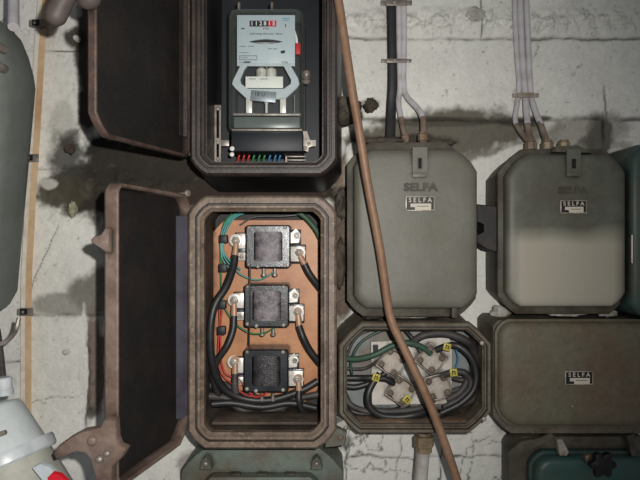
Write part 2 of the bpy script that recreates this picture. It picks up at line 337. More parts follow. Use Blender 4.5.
    ca = me.color_attributes.new('whitewash', 'FLOAT_COLOR', 'POINT'); ca.data.foreach_set('color', np.concatenate([C.reshape(-1,3), np.ones((nx*nz,1))], 1).ravel())
    m = bpy.data.materials.new('whitewashed masonry'); m.use_nodes = True; nt = m.node_tree; N = nt.nodes; L = nt.links; b = N['Principled BSDF']; b.inputs['Roughness'].default_value = .85; b.inputs['Specular IOR Level'].default_value = .2
    a = N.new('ShaderNodeAttribute'); a.attribute_name = 'whitewash';     tc = N.new('ShaderNodeTexCoord'); nz_ = N.new('ShaderNodeTexNoise'); nz_.inputs['Scale'].default_value = 70; nz_.inputs['Detail'].default_value = 10; nz_.inputs['Roughness'].default_value = .65; L.new(tc.outputs['Object'], nz_.inputs['Vector'])
    mr = N.new('ShaderNodeMapRange'); mr.inputs[1].default_value = .3; mr.inputs[2].default_value = .7; mr.inputs[3].default_value = .92; mr.inputs[4].default_value = 1.05; n3 = N.new('ShaderNodeTexNoise'); n3.inputs['Scale'].default_value = 150; n3.inputs['Detail'].default_value = 6; L.new(tc.outputs['Object'], n3.inputs['Vector']); L.new(n3.outputs['Fac'], mr.inputs[0])
    vm = N.new('ShaderNodeVectorMath'); vm.operation = 'SCALE'; L.new(a.outputs['Color'], vm.inputs[0]); L.new(mr.outputs[0], vm.inputs['Scale']); L.new(vm.outputs[0], b.inputs['Base Color'])
    bp = N.new('ShaderNodeBump'); bp.inputs['Strength'].default_value = .5; bp.inputs['Distance'].default_value = .004; L.new(nz_.outputs['Fac'], bp.inputs['Height']); L.new(bp.outputs[0], b.inputs['Normal'])
    me.materials.append(m); o = bpy.data.objects.new('wall_back', me); COL.objects.link(o); o['kind'] = 'structure'
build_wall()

# ---------------------------------------------------------------- small shared pieces
def nut(root, x, y, L, r, name='nut', m='bolt', washer=True):
    mb = MB(); o = P(x, y, L)
    if washer: MB().lathe([(r*1.3,0),(r*1.3,.0018),(r*1.15,.0024)], o, n=24).build('washer', 'nickel', root, 40)
    mb.lathe([(r*.85,.002),(r*.85,.007),(r*.72,.008)], o, n=6)
    mb.lathe([(r*.42,.006),(r*.42,.012),(r*.3,.013)], o, n=12)
    return mb.build(name, m, root, 40)
def screw(root, x, y, L, r, name='screw', m='bolt'):
    o = P(x, y, L)
    return MB().lathe([(r,0),(r,.0015),(r*.7,.003),(r*.2,.0036)], o, n=14).build(name, m, root, 50)
def cable(name, pts, r, m, label, cat='cable', group=None, flat_=1.0, n=10, sub=6):   # pts: (x, y, L)
    w = [P(*p) for p in pts]
    o = MB().tube(w, r, n, sub, flat_).build(name, m, None, 60, loc=w[0])
    return tag(o, label, cat, group)

# ---------------------------------------------------------------- open door (hinged at the left of a box)
class DoorFrame:
    def __init__(s, xh, Lh, z0, z1, w, sina, t):
        s.h = Vector((xh, -D+Lh, 0)); c = math.sqrt(1-sina*sina); s.u = Vector((-sina, -c, 0)); s.n = Vector((c, -sina, 0)); s.w = w; s.z0 = z0; s.z1 = z1; s.t = t
    def ring(s, ins, n, ch):
        return [s.h+s.u*u+s.n*n+Vector((0,0,z)) for u, z in oct_(ins, s.w-ins, s.z0+ins, s.z1-ins, [max(.002, c-ins*.59) for c in ch], .3)]
    def pt(s, u, n, z): return s.h+s.u*u+s.n*n+Vector((0,0,z))
def door(root, f, ch, edge, lin_, steel):
    t = f.t
    d = MB().loft([f.ring(.006, 0, ch), f.ring(0, .006, ch), f.ring(0, t-.002, ch), f.ring(.002, t, ch), f.ring(.0045, t, ch), f.ring(.007, t-.003, ch), f.ring(.008, .003, ch)]).build('door', edge, root)
    MB().loft([f.ring(.0085, .0034, ch), f.ring(.009, .0055, ch), f.ring(.012, .006, ch)]).build('lining', lin_, d)
    # smooth strip along the hinge side
    a = []
    for u, n in ((.0085,.0045),(.0085,t-.004),(.014,t-.010),(.026,.0075),(.026,.0045)): a.append((u,n))
    mb = MB(); mb.loft([[f.pt(u, n, f.z0+.045) for u, n in a], [f.pt(u, n, f.z1-.045) for u, n in a]]).build('hinge_strip', steel, d)
    return d

# ================================================================ CURRENT TRANSFORMER BOX (lower, open)
def open_box(R, Lf, root, mbody, mrim, mint, wall=.033, inner=.026, Lin=1.46, fl=.03, back=.02):
    MB().loft([R.r(back, 1.5), R.r(.012, Lf+fl), R.r(.002, Lf+fl-.002), R.r(.004,Lf+fl-.004), R.r(inner, Lf+fl-.004), R.r(inner+.002, Lin+.004)], cap0=True, cap1=True).build('body', mbody, root)
    MB().loft([R.r(inner+.0025, Lin+.0035), R.r(inner+.0035, Lin), R.r(inner+.02, Lin)]).build('back_panel', mint, root)
    t = wall
    MB().loft([R.r(0, Lf+fl-.004), R.r(0, Lf+.008), R.r(.003, Lf+.003), R.r(t*.14, Lf+.001), R.r(t*.18, Lf), R.r(t*.50, Lf), R.r(t*.54, Lf+.006), R.r(t*.62, Lf+.006), R.r(t*.65, Lf+.001), R.r(t*.78, Lf+.001), R.r(t*.84, Lf+.005), R.r(t*1.0, Lf+.009), R.r(t, Lf+fl-.004)], closed=True).build('rim', mrim, root)
Rc = Rect(187, 195, 337, 450, 1.25, (18,18,20,18))
ct = thing('transformer_enclosure', Rc.base(), 'brown iron box hanging open with three current transformers on an orange board inside', 'electrical box')
open_box(Rc, 1.25, ct, 'ctbody', 'rim', 'inside', inner=.019)
def inner_floor(R, ins, La, Lb, root, m, y):   # ledge on the bottom of the box
    a = R.x0+ins; b = R.x1-ins
    MB().box(((a+b)/2, -D+(La+Lb)/2, y), (b-a-.02, Lb-La, .006), .001).build('bottom_ledge', m, root)
inner_floor(Rc, .03, 1.31, 1.45, ct, 'ctbody', Rc.z0+.036)
fc = DoorFrame(-.296, 1.292, ZC-.413, ZC+.0945, .283, .225, .028)
dc = door(ct, fc, (.028,.014,.02,.05), 'edge', 'lining', 'steelblue')
def knuckle(root, x, y0, y1, L, m, r=.008, name='hinge'):
    a = P(x, y0, L); b = P(x, y1, L)
    MB().cyl(b, r, (a-b).length, (0,0,1), 14, .001).build(name, m, root)
knuckle(ct, 189.5, 208, 226, 1.295, 'rim'); knuckle(ct, 189.5, 400, 418, 1.295, 'rim')
# claw latch lever at the free edge of the door
mb = MB(); mb.poly([(53,454),(58,446),(69,438),(82,431),(92,429),(101,426),(105,419),(116,420),(117,438),(120,446),(127,449),(123,457),(113,467),(111,490),(100,490),(94,470),(91,459),(85,452.5),(76,451),(64,455),(55,459)], .985, 1.003, .004)
lv = mb.build('latch_lever', 'edge', dc, 50)
for (x, y, r) in ((100,459,.0055),(107.5,453,.005)):
    MB().lathe([(r,0),(r,.004),(r*.6,.006),(r*.1,.0065)], P(x,y,.986), n=14).build('rivet', 'zinc', lv, 50)
MB().lathe([(.0085,0),(.0075,.0025),(.003,.0045)], P(92,441,.986), n=16).build('boss', 'edge', lv, 60)
MB().poly([(90,240),(94,236),(101,234),(106,227),(110,229),(110,252),(106,253),(99,248),(92,244)], 1.0, 1.018, .004).build('latch_catch', 'edge', dc, 50)
MB().poly([(326,432),(338,428),(347,433),(345,445),(335,447),(325,448)], 1.30, 1.318, .003).build('mounting_lug', 'greenbox', ct); screw(ct, 340.5, 437.5, 1.301, .006, 'lug_bolt', 'rustin')
# hinge rod standing up from the top of the box
MB().tube([P(160,194,1.30), P(188,194,1.30)], .003, 8).lathe([(.006,0),(.007,.005),(.004,.009)], P(188,193.5,1.30), n=12).build('hinge_pin', 'bolt', ct)

# ---- orange mounting board
Rb = Rect(213, 220, 319, 402, 1.435, (12,14,14,16), .1)
bd = MB().loft([Rb.r(0,1.449), Rb.r(0,1.436), Rb.r(.001,1.435)]).build('mounting_board', 'board', None, loc=Rb.base())
tag(bd, 'orange-brown laminate board carrying the three current transformers', 'board')
def transformer(cx, cy, coilm, label, dl, dr):
    t = thing('current_transformer', P(cx, cy+22, 1.43), label, 'transformer', None)
    L = 1.36
    w, h = 22.5, 21.5
    mb = MB()                                             # laminated frame with a window
    Ro = Rect(cx-w, cy-h, cx+w, cy+h, L, (2,2,2,2)); Ri = Rect(cx-14, cy-15, cx+14.5, cy+15, L, (2,2,2,2))
    a = [Ro.r(0,1.425), Ro.r(0,L+.003), Ro.r(.003,L), Ri.r(0,L), Ri.r(.0,L+.03), Ri.r(0,1.425)]
    mb.loft(a, closed=True).build('core_frame', 'ctblack', t)
    mb = MB(); n = 12; x0 = P(cx-13.5,cy,L).x; x1 = P(cx+14,cy,L).x; zt = P(cx,cy-15,L).z; zb = P(cx,cy+15,L).z   # bulging winding
    rings = []
    for k in range(n+1):
        a_ = math.pi*k/n; x = (x0+x1)/2-(x1-x0)/2*math.cos(a_); y = -D+L+.010-.011*math.sin(a_)**.6
        rings.append((x, y))
    bm = mb.b
    prof = rings+[(x1, -D+1.42), (x0, -D+1.42)]
    mb.loft([[Vector((x,y,zb)) for x,y in prof], [Vector((x,y,zt)) for x,y in prof]]); mb.build('winding', coilm, t, 45)
    MB().pbox(cx-33, cy-14, cx-w+1, cy+13, 1.405, 1.42, .001).build('terminal_block', 'ctblack', t)
    MB().pbox(cx+w-1, cy-17, cx+33, cy-1, 1.405, 1.42, .001).build('terminal_block', 'ctblack', t)
    MB().pbox(cx+w-1, cy-2, cx+38, cy+17, 1.405, 1.42, .001).build('terminal_block', 'ctblack', t)
    MB().pbox(cx-31, cy-13, cx-w, cy+2, 1.395, 1.405, .0008).build('terminal_strap', 'nickel', t)
    MB().poly([(cx+w,cy-13),(cx+28,cy-18),(cx+32,cy-13),(cx+31,cy-4),(cx+w,cy-3)], 1.396, 1.405, .0008).build('terminal_strap', 'nickel', t)
    MB().pbox(cx+w, cy, cx+37, cy+15, 1.395, 1.405, .0008).build('terminal_strap', 'nickel', t)
    MB().pbox(cx-30, cy+6, cx-w, cy+14, 1.397, 1.405, .0008).build('terminal_strap', 'nickel', t)
    nut(t, cx-32, cy-6+dl, 1.392, .0115); nut(t, cx-26, cy+10, 1.394, .006, 'small_nut')
    nut(t, cx+31, cy+6+dr, 1.392, .0115); nut(t, cx+29, cy-11, 1.394, .0065, 'small_nut')
    for sx, sy in ((-19,-19),(17,-19),(-19,18),(-10,20),(17,19)): screw(t, cx+sx, cy+sy, L, .0045, 'frame_screw')
    for sx in (-4, 7):
        MB().lathe([(.0035,0),(.0035,.012),(.006,.012),(.006,.017),(.003,.019)], P(cx+sx, cy+22, 1.385), (0,0,-1), 10).build('test_stud', 'zinc', t)
    return t
transformer(268, 246.5, 'coil', 'topmost current transformer, grey taped winding shining, just under the box rim', 0, 0)
transformer(266.5, 306, 'coil', 'middle current transformer of the three, with grey mottled winding', 0, 0)
transformer(266, 371, 'coil2', 'lowest current transformer, darkest winding, red leads beneath it', -3, 2)
def lugged(name, pts, r, label, lug, m='cable'):
    w = [P(*p) for p in pts]; t = thing(name, w[0], label, 'cable')
    MB().tube(w, r, 12, 6).build('sheath', m, t, 60)
    a = P(*lug); b = w[0]+(w[1]-w[0]).normalized()*.002
    mb = MB(); mb.tube([a, a.lerp(b,.45), b], (.0062,.0075), 10, 4, .7).lathe([(.0095,0),(.0095,.003)], P(lug[0], lug[1]-3, lug[2]+.002), n=16).build('copper_lug', 'copper', t, 50)
lugged('power_cable', [(235,256,1.385),(233,268,1.375),(226,287,1.355),(215,305,1.34),(210.5,328,1.335),(212,360,1.345),(222,386,1.37),(242,398,1.385),(270,400,1.39),(300,391,1.395),(318,381,1.40)], .0088, 'thick black cable from the topmost transformer sweeping down the left inside of the box', (236,244,1.387))
lugged('power_cable', [(234,316,1.385),(233,330,1.38),(227,346,1.375),(217,361,1.38),(213,376,1.385),(222,400,1.40),(245,408,1.41)], .008, 'black cable curving down left from the copper lug of the middle transformer', (234,304,1.387))
lugged('power_cable', [(235,374,1.385),(235,386,1.38),(237,403,1.39)], .0078, 'short dusty black cable dropping from the left lug of the lowest transformer', (235,363,1.387), 'cable2')
lugged('power_cable', [(304.5,264,1.385),(309,273,1.385),(316,283,1.39),(323,292,1.40)], .0078, 'black cable slanting right from the topmost transformer', (300,256,1.387))
lugged('power_cable', [(299,326,1.385),(303,337,1.38),(309,349,1.385),(317,360,1.39),(322,366,1.40)], .008, 'black cable slanting right from the copper lug of the middle transformer', (298,314,1.387))
lugged('power_cable', [(299,391,1.385),(299,400,1.38),(302,410,1.385),(309,415,1.395)], .0075, 'short black cable hanging from the right copper lug of the lowest transformer', (298.5,381,1.387))
cable('supply_cable', [(206,386,1.40),(222,384,1.41),(240,394,1.41),(266,401,1.415),(284,413,1.40)], .0085, 'cable2', 'dusty grey cable lying low across the bottom left of the transformer box')
cable('supply_cable', [(206,396,1.39),(225,398,1.40),(240,409,1.40),(252,413,1.40)], .0085, 'cable2', 'dusty cable in the bottom left corner of the transformer box, lowest there')
cable('supply_cable', [(212,404,1.37),(232,403,1.375),(262,407,1.38),(290,403,1.385),(316,408,1.39)], .008, 'cable', 'black cable running level along the box bottom below the transformers')
cable('supply_cable', [(262,412,1.40),(281,408,1.40),(297,399,1.405),(320,394,1.41)], .008, 'cable2', 'dusty cable rising to the right beneath the lowest transformer')
# thin control wires in bundles
for i, (m, cn) in enumerate((('cyan','turquoise'),('cyan','turquoise'),('cyan','turquoise'),('green','green'))):
    dx = i*2.2
    cable('control_wire', [(237+dx*1.6,213,1.40),(229+dx,219,1.39),(222+dx*.9,232,1.39),(221+dx*.5,250,1.39),(224+dx*1.6,262,1.39),(232+dx*2,270,1.395)] if m == 'cyan' else [(232,214,1.40),(225,222,1.39),(221.5,238,1.395),(221,270,1.395),(222,310,1.395)], .002, m, ['turquoise control wire in the top left bundle, its leftmost strand','turquoise control wire in the middle of the top left bundle','turquoise control wire in the top left bundle, its rightmost strand','long green control wire running straight down the left of the orange board'][i], 'wire', n=6)
cable('control_wire', [(231,262,1.395),(240,274,1.395),(256,280,1.395),(268,276,1.39),(275,270,1.385)], .0018, 'cyan', 'turquoise wire looping under the topmost transformer', 'wire', n=6)
cable('control_wire', [(222,298,1.395),(226,310,1.395),(236,324,1.39),(250,333,1.385),(264,333,1.38),(274,328,1.375)], .0019, 'green', 'green wire looping under the middle transformer', 'wire', n=6)
cable('control_wire', [(219,300,1.396),(220.5,340,1.396),(221,360,1.396),(226,374,1.396),(238,379,1.39),(246,388,1.385),(255,397,1.38),(265,394,1.375)], .002, 'red', 'red wire running down the board and curling under the lowest transformer', 'wire', n=6)
cable('control_wire', [(222,310,1.398),(218,350,1.398),(221,372,1.398),(232,384,1.393),(246,395,1.385),(262,396,1.38),(267,391,1.375)], .002, 'red', 'second red wire, bowed outward beside the first on the lower board', 'wire', n=6)
cable('control_wire', [(250,264,1.355),(250,300,1.352),(249,345,1.355)], .0016, 'cable', 'thin straight black wire running down in front of the middle transformer', 'wire', n=6)
cable('control_wire', [(240,225,1.41),(255,217,1.41),(285,216,1.41),(303,214,1.41)], .002, 'cable', 'thin black wire over the topmost transformer along the box top', 'wire', n=6)
cable('supply_cable', [(298,212,1.39),(307,219,1.39),(316,230,1.39),(323,244,1.40)], .006, 'dkgreen', 'dark green cable crossing the top right corner of the transformer box')
for i, (x, y) in enumerate(((223,239),(222.5,268),(221.5,305),(221,331))):
    o = MB().pbox(x-4, y-4.2, x+4, y+4.2, 1.383, 1.403, .0015).build('wire_clip', 'bakelite', None, loc=P(x,y,1.4))
    tag(o, ['black wire clip beside the topmost transformer terminals','black wire clip level with the gap under the topmost transformer','black wire clip beside the middle transformer','lowest black wire clip, on red wires below the middle transformer'][i], 'clip')

# ================================================================ METER BOX (upper, open)
Rm = Rect(190, -75, 337, 175, 1.25, (18,18,16,16))
me_ = thing('meter_enclosure', Rm.base(), 'black iron box hanging open around the electricity meter', 'electrical box')
MB().loft([Rm.r(-.016, 1.5), Rm.r(-.017, 1.46), Rm.r(-.001, 1.30), Rm.r(.006, 1.275), Rm.r(.03, 1.275), Rm.r(.030, 1.464)]).build('body', 'black', me_)
MB().loft([Rm.r(.031, 1.463), Rm.r(.032,1.46), Rm.r(.05,1.46)]).build('back_panel', 'bakelite', me_)
t = .027
MB().loft([Rm.r(-.001,1.28), Rm.r(-.001,1.260), Rm.r(.002,1.255), Rm.r(.004,1.250), Rm.r(.011,1.25), Rm.r(.012,1.256), Rm.r(.0145,1.256), Rm.r(.0155,1.252), Rm.r(.020,1.252), Rm.r(.022,1.258), Rm.r(.027,1.261), Rm.r(.027,1.28)], closed=True).build('rim', 'metrim', me_)
fm = DoorFrame(-.288, 1.292, ZC+.1705, ZC+.62, .317, .28, .019)
dm = door(me_, fm, (.03,.03,.034,.018), 'edge2', 'lining', 'metrim')
knuckle(me_, 190, 140, 156, 1.295, 'metrim')
def pill(x0, y0, x1, y1, r, L, root):
    a = P(x0,y0,L); b = P(x1,y1,L); d = (b-a).normalized(); n = 8; mb = MB()
    prof = [(r*math.sin(math.pi/2*k/n)*1.0+.0002, -r*math.cos(math.pi/2*k/n)) for k in range(n+1)]+[(r*math.cos(math.pi/2*k/n)+.0002, (b-a).length+r*math.sin(math.pi/2*k/n)) for k in range(n+1)]
    mb.lathe(prof, a, d, 20); return mb.build('latch_lobe', 'pill', root, 60)
pill(75, -25, 56, 15, S(10.5,.98), .96, dm); pill(92, -30, 88.5, -3, S(12,.98), .97, dm)
# slotted straps inside
def strap(root, x0, y0, x1, y1, L, slots, m='zinc', holes=()):
    mb = MB(); 
    if slots:
        w = abs(x1-x0)
        mb.pbox(x0, y0, x0+w*.3, y1, L, L+.003); mb.pbox(x1-w*.3, y0, x1, y1, L, L+.003)
        ys = [y0]+list(slots)+[y1-5]
        for y in ys: mb.pbox(x0, y, x1, y+5, L-.0003, L+.0031, 0)
    else: mb.pbox(x0, y0, x1, y1, L, L+.003, .0005)
    return mb.build('slotted_strap', m, root)
br = thing('mounting_bracket', P(218,163,1.37), 'slotted zinc strap upright at the left of the meter', 'bracket')
strap(br, 214.5, 105, 221, 162, 1.36, (138,)); MB().pbox(221, 140, 229, 146, 1.36, 1.363, .0006).build('arm', 'zinc', br)
for y in (109, 142.5, 159): screw(br, 217.8, y, 1.36, .004)
br = thing('mounting_bracket', P(310,163,1.37), 'zinc bracket with pale bolt at the lower right of the meter', 'bracket')
MB().poly([(303,131),(307,131),(310,140),(316,140),(316,146),(309,147),(308,152),(303,150)], 1.36, 1.364, .0006).build('plate', 'zinc', br); nut(br, 309, 144, 1.36, .006); screw(br, 305, 148, 1.355, .004)
br = thing('mounting_bracket', P(296,163,1.40), 'low ribbed metal rail below the meter at the right', 'bracket')
mb = MB()
for y in (155.5, 159, 162): mb.pbox(286, y, 306, y+1.6, 1.385, 1.39, .0003)
mb.pbox(285.5,154.5,287,165,1.386,1.392); mb.build('rail', 'zinc', br)
# ---- the meter
mt = thing('electricity_meter', P(266,153,1.45), 'glass-fronted electricity meter with grey face plate and six-digit counter', 'meter')
Rg = Rect(228, 7, 303, 131, 1.30, (8,8,7,7), .9)
MB().loft([Rg.r(-.002,1.45), Rg.r(-.004,1.40), Rg.r(-.003,1.385), Rg.r(.004,1.385), Rg.r(.004,1.435)]).build('base', 'bakelite', mt)
MB().loft([Rg.r(0,1.39), Rg.r(0,1.312), Rg.r(.003,1.304), Rg.r(.008,1.30), Rg.r(.012,1.30)]).build('glass_cover', 'glass', mt, 25)
mb = MB(); mb.loft([Rg.r(-.0012,1.392), Rg.r(-.0012,1.386), Rg.r(.0012,1.386), Rg.r(.0012,1.392)], closed=True)
mb.pbox(233, 113.2, 301, 115.4, 1.303, 1.306, .0005); mb.pbox(232,128.8,302,130.6,1.299,1.303,.0005); mb.build('cover_edge', 'zinc', mt)
fp = MB().pbox(237, 15, 295, 63.5, 1.335, 1.338, .0006).build('face_plate', 'faceplate', mt)
LP = 1.3345
MB().pbox(249.6, 20.6, 268, 26.4, LP-.0006, LP+.0005).build('counter_window', 'ink', fp)
MB().pbox(268, 20.6, 276.3, 26.4, LP-.0006, LP+.0005).build('decimal_window', 'redink', fp)
for i, c in enumerate('112815'):
    text(c, P(252+i*4.35, 23.6, LP-.0012), .0125, 'white' , fp, 'digit', bold=.0002)
text('kWh', P(266, 28.7, LP), .007, 'inkgrey', fp, ext=.0003)
text('licznik energii elektrycznej 1 fazowy', P(266, 33.7, LP), .0068, 'inkgrey', fp, ext=.0003, sx=.72)

mb = MB(); mb.pbox(282, 18, 290, 19, LP, LP+.0005); mb.pbox(283,20,289,20.8,LP,LP+.0005); mb.build('stamp', 'bluestamp', fp)
mb = MB()
for (x0,y0,x1,y1) in ((239,55.5,257,56),(239,59.5,257,60),(239,55.5,239.4,60),(256.6,55.5,257,60),(239,52.5,249,52.9),(240,57.5,248,57.9),(239,62,250,62.4),(241,28,244.5,29.2),(239,46,246,46.5),(248,46,254,46.5),(268,48.5,272,49.1),(273,48.5,277,49.1),(285,24,286,27)): mb.pbox(x0,y0,x1,y1,LP,LP+.0004)
mb.build('rating_box', 'inkgrey', fp)
mb = MB(); mb.poly([(280.5,51),(285,50),(285,53),(281,53.6)], LP, LP+.0005); mb.build('slot_mark', 'ink', fp)
pts = [(248.5,41.8),(253,40.6),(259,39.6),(266,39.1),(273,39.6),(279,40.6),(283,41.8),(279,42.7),(273,43.6),(266,44),(259,43.6),(253,42.8)]
MB().poly(pts, LP, LP+.0005).build('disc_window', 'inkgrey', fp)
MB().poly([(251,42),(257,40.7),(266,39.9),(275,40.7),(281,42),(266,42.3)], LP-.001, LP).build('rotor_disc', 'ctblack', fp)
MB().poly([(255,42.6),(266,42.6),(277,42.6),(266,43.6)], LP-.001, LP).build('disc_scale', 'nickel', fp)
MB().poly([(244.5,61),(240,66),(233,80),(232,84),(235,88),(247,99),(285,99),(297,88),(299.5,84),(298,78),(291,66),(287,61),(281,61),(285,68),(291.5,80),(291,84),(284,89),(248,89),(241,84),(240,80),(244,70),(251,61)], 1.335, 1.345, .0008).build('magnet_bracket', 'arms', mt)
MB().pbox(237,62,295,66,1.336,1.342,.0006).build('bracket_bar', 'arms', mt)
for x in (261.5, 271.5):
    MB().lathe([(S(5,1.35),0),(S(5.4,1.35),.012),(S(5,1.35),.02),(S(3,1.35),.024)], P(x, 79, 1.355), (0,0,1), 18).build('spool', 'nickel', mt)
MB().pbox(266,60,267.3,76,1.34,1.343).build('divider', 'zinc', mt)
lb = MB().pbox(245.5, 76.5, 283, 88, 1.322, 1.3245, .0004).build('paper_label', 'whitelabel', mt)
mb = MB(); mb.pbox(249,78.6,256,79.2,1.3215,1.322); mb.pbox(260,78.6,268,79.2,1.3215,1.322); mb.build('print_line', 'inkgrey', lb)
rt = Matrix.Rotation(math.radians(5), 3, 'Y')
a = P(263.5, 96.3, 1.315); tg_ = MB().box(a, (S(25,1.315), .0015, S(10.5,1.315)), .0004, rt).build('seal_tag', 'tag', mt)
text('18 U', a+Vector((-.008,-.001,.004)), .012, 'ink', tg_, ext=.0003, spin=math.radians(5)); 
for x in (249, 283): MB().pbox(x-3, 98, x+3, 113, 1.335, 1.345, .0006).build('support_leg', 'nickel', mt)
MB().lathe([(.003,0),(.003,.02),(.005,.022),(.005,.03),(.002,.033)], P(266.5, 113, 1.335), (0,0,1), 12).build('centre_screw', 'nickel', mt)
MB().tube([P(294.5,95,1.33), P(294.5,113,1.33)], .001, 6).build('side_rod', 'zinc', mt)
MB().pbox(295.5, 43, 300.5, 54, 1.335, 1.345, .0008).build('red_block', 'redtag', mt)
MB().poly([(295,30),(297.5,38),(298,43),(295.5,43)], 1.34, 1.343).build('white_strip', 'white', mt)
MB().lathe([(.001,0),(.007,.004),(.009,.010),(.009,.016),(.006,.02),(.001,.022)], P(306.5,80,1.32), (0,0,1), 14).lathe([(.005,0),(.009,.006),(.005,.012)], P(306.5,84,1.32), (0,0,1), 14).build('sealing_screw', 'zinc', mt, 40)
MB().pbox(234, 117, 300, 128, 1.36, 1.363, .0005).build('lower_tray', 'trayg', mt)
MB().pbox(231, 130.5, 303, 151.5, 1.315, 1.44, .003).build('terminal_cover', 'bakelite', mt)
MB().lathe([(.0045,0),(.005,.006),(.001,.009)], P(232.5,149,1.32), n=14).build('cover_screw', 'whitelabel', mt); screw(mt, 232, 154.5, 1.33, .005, 'cover_screw', 'whitelabel')
for i, x in enumerate((256, 275)):
    MB().lathe([(.003,0),(.0035,.01),(.002,.014)], P(x-17+i*14, 9, 1.305), (0,0,1), 10).build('top_stud', 'zinc', mt)
gl = ['leftmost','second from the left','rightmost']
cw = [('red',237.5),('red',242.5),('red',247.5),('green',252.5),('green',258),('green',263),('blue',268.5),('blue',274),('blue',278.5)]
for i, (m, x) in enumerate(cw):
    cable('meter_wire', [(x+3.5,148,1.40),(x+2,155,1.375),(x-.6,163,1.385),(x-1.5,170,1.40)], .0022, m, '%s %s wire below the meter terminals' % (gl[i%3], m), 'wire', 'coloured wires below the meter', n=8)

# ================================================================ SELFA BOXES
def plate(root, x0, y0, x1, y1, L, cut=True):
    pl = MB().pbox(x0, y0, x1, y1, L-.0015, L+.002, .0005).build('name_plate', 'bolt', root)
    w = x1-x0; h = y1-y0; q = L-.002
    MB().pbox(x0+w*.04, y0+h*.07, x1-w*.04, y0+h*.90, q, L).build('plate_field', 'plateblk', pl); MB().pbox(x0+w*.17, y0+h*.5, x1-w*.13, y0+h*.93, q-.0004, L).build('plate_panel', 'plate', pl)
    mb = MB(); mb.pbox(x0+w*.04, y0+h*.74, x0+w*.32, y0+h*.93, q-.0006, L); mb.pbox(x0+w*.38, y0+h*.66, x1-w*.22, y0+h*.70, q-.0006, L); mb.build('plate_print', 'plateblk', pl)
    text('S E L F A', P((x0+x1)/2, y0+h*.28, q-.0006), S(h*.40, L)*1.05, 'plate', pl, bold=.0002, ext=.0003, sx=1.0)
    for x in (x0+w*.03, x1-w*.03):
        for y in (y0+h*.07, y1-h*.07): MB().lathe([(.0018,0),(.0012,.001)], P(x,y,q), n=8).build('pin', 'bolt', pl)
def hasp(root, x0, y0, x1, y1, L, m):
    h = MB().poly([(x0,y0),(x1,y0),(x1,y1),(x0,y1)], L-.004, L+.001, .0006).build('hasp', m, root)
    cx = (x0+x1)/2
    s_ = MB().tube([P(cx,y0+(y1-y0)*.42,L-.003), P(cx,y0+(y1-y0)*.42,L-.014), P(cx,y0+(y1-y0)*.66,L-.014), P(cx,y0+(y1-y0)*.66,L-.003)], .002, 8, 3).build('staple', 'knob', h)
    MB().pbox(cx-2.2, y0+(y1-y0)*.36, cx+2.2, y0+(y1-y0)*.72, L-.0043, L-.003).build('slot', 'knob', h)
    MB().pbox(x0, y1-4, x1, y1, L-.007, L-.003, .0006).build('hasp_lip', m, h)
def gland(root, x, y0, y1, L, r, m='brassdull', name='cable_gland'):
    a = P(x, y1, L); h = (P(x,y0,L)-a).length
    return MB().lathe([(r*.8,0),(r*.8,h*.3),(r,h*.32),(r,h*.8),(r*.8,h*.86),(r*.75,h)], a, (0,0,1), 8).build(name, m, root, 30)
# --- left one
R1 = Rect(354, 149, 478.5, 309, 1.32, (17,22,15,13), .35)
s1 = thing('fuse_box', R1.base(), 'left grey-green closed SELFA enclosure, crossed by the long brown tube', 'electrical box')
B1 = Rect(347, 143, 475, 316, 1.36, (22,30,18,16), .2)
MB().loft([B1.r(.006,1.5), B1.r(.004,1.375), B1.r(0,1.37), B1.r(0,1.352), B1.r(.006,1.35)]).build('body', 'selfb', s1)
l1 = MB().loft([R1.r(.002,1.352), R1.r(-.001,1.346), R1.r(0,1.334), R1.r(.002,1.327), R1.r(.006,1.3225), R1.r(.012,1.320), R1.r(.02,1.3192), R1.r(.04,1.3185)]).build('lid', 'selfa', s1, 50)
hasp(l1, 412.5, 147, 427.5, 177, 1.316, 'selfa'); plate(l1, 405.5, 196, 435, 211, 1.3185)
text('SELFA', P(420.5, 187.5, 1.3185), S(11,1.32), 'selfb', l1, 'embossed_lettering', ext=.0015, bold=.0007, sx=1.18)
gland(s1, 423, 132, 145, 1.41, .012, 'rustin'); gland(s1, 405, 134, 146, 1.43, .010, 'rustin')
MB().pbox(452,304,457,318,1.33,1.352,.001).build('lower_lug', 'selfb', s1); 
# --- right one
R2 = Rect(507, 154, 627, 307, 1.33, (22,18,14,15), .35)
s2 = thing('fuse_box', R2.base(), 'right grey-green SELFA enclosure, paler over its lower half', 'electrical box')
B2 = Rect(498, 149, 621.5, 314, 1.36, (24,18,12,18), .2)
MB().loft([B2.r(.010,1.5), B2.r(.006,1.385), B2.r(.0,1.38), B2.r(.0,1.362), B2.r(.006,1.358)]).build('body', 'selfb', s2)
l2 = MB().loft([R2.r(.002,1.36), R2.r(-.001,1.352), R2.r(0,1.342), R2.r(.002,1.335), R2.r(.006,1.3315), R2.r(.012,1.3295), R2.r(.02,1.3288), R2.r(.04,1.3285)]).build('lid', 'selfapale', s2, 50)
hasp(l2, 567, 149, 581, 176, 1.326, 'selfa2'); plate(l2, 560.5, 200, 587, 213.5, 1.3285)
text('SELFA', P(573, 190.5, 1.3285), S(9.5,1.33), 'selfb', l2, 'embossed_lettering', ext=.0012, bold=.0004, sx=1.2)
for i, x in enumerate((531, 547.5, 564)): gland(s2, x, 140, 154, 1.40, .0145)
MB().poly([(477,204),(486,205),(497,206),(497,252),(488,250),(477,243),(477,236),(484,232),(484,224),(477,221)], 1.36, 1.41, .003).build('side_bracket', 'inside', s2); MB().poly([(552,152),(556,146),(578,145),(588,149),(592,153)], 1.345, 1.37, .003).build('top_hump', 'selfb', s2)
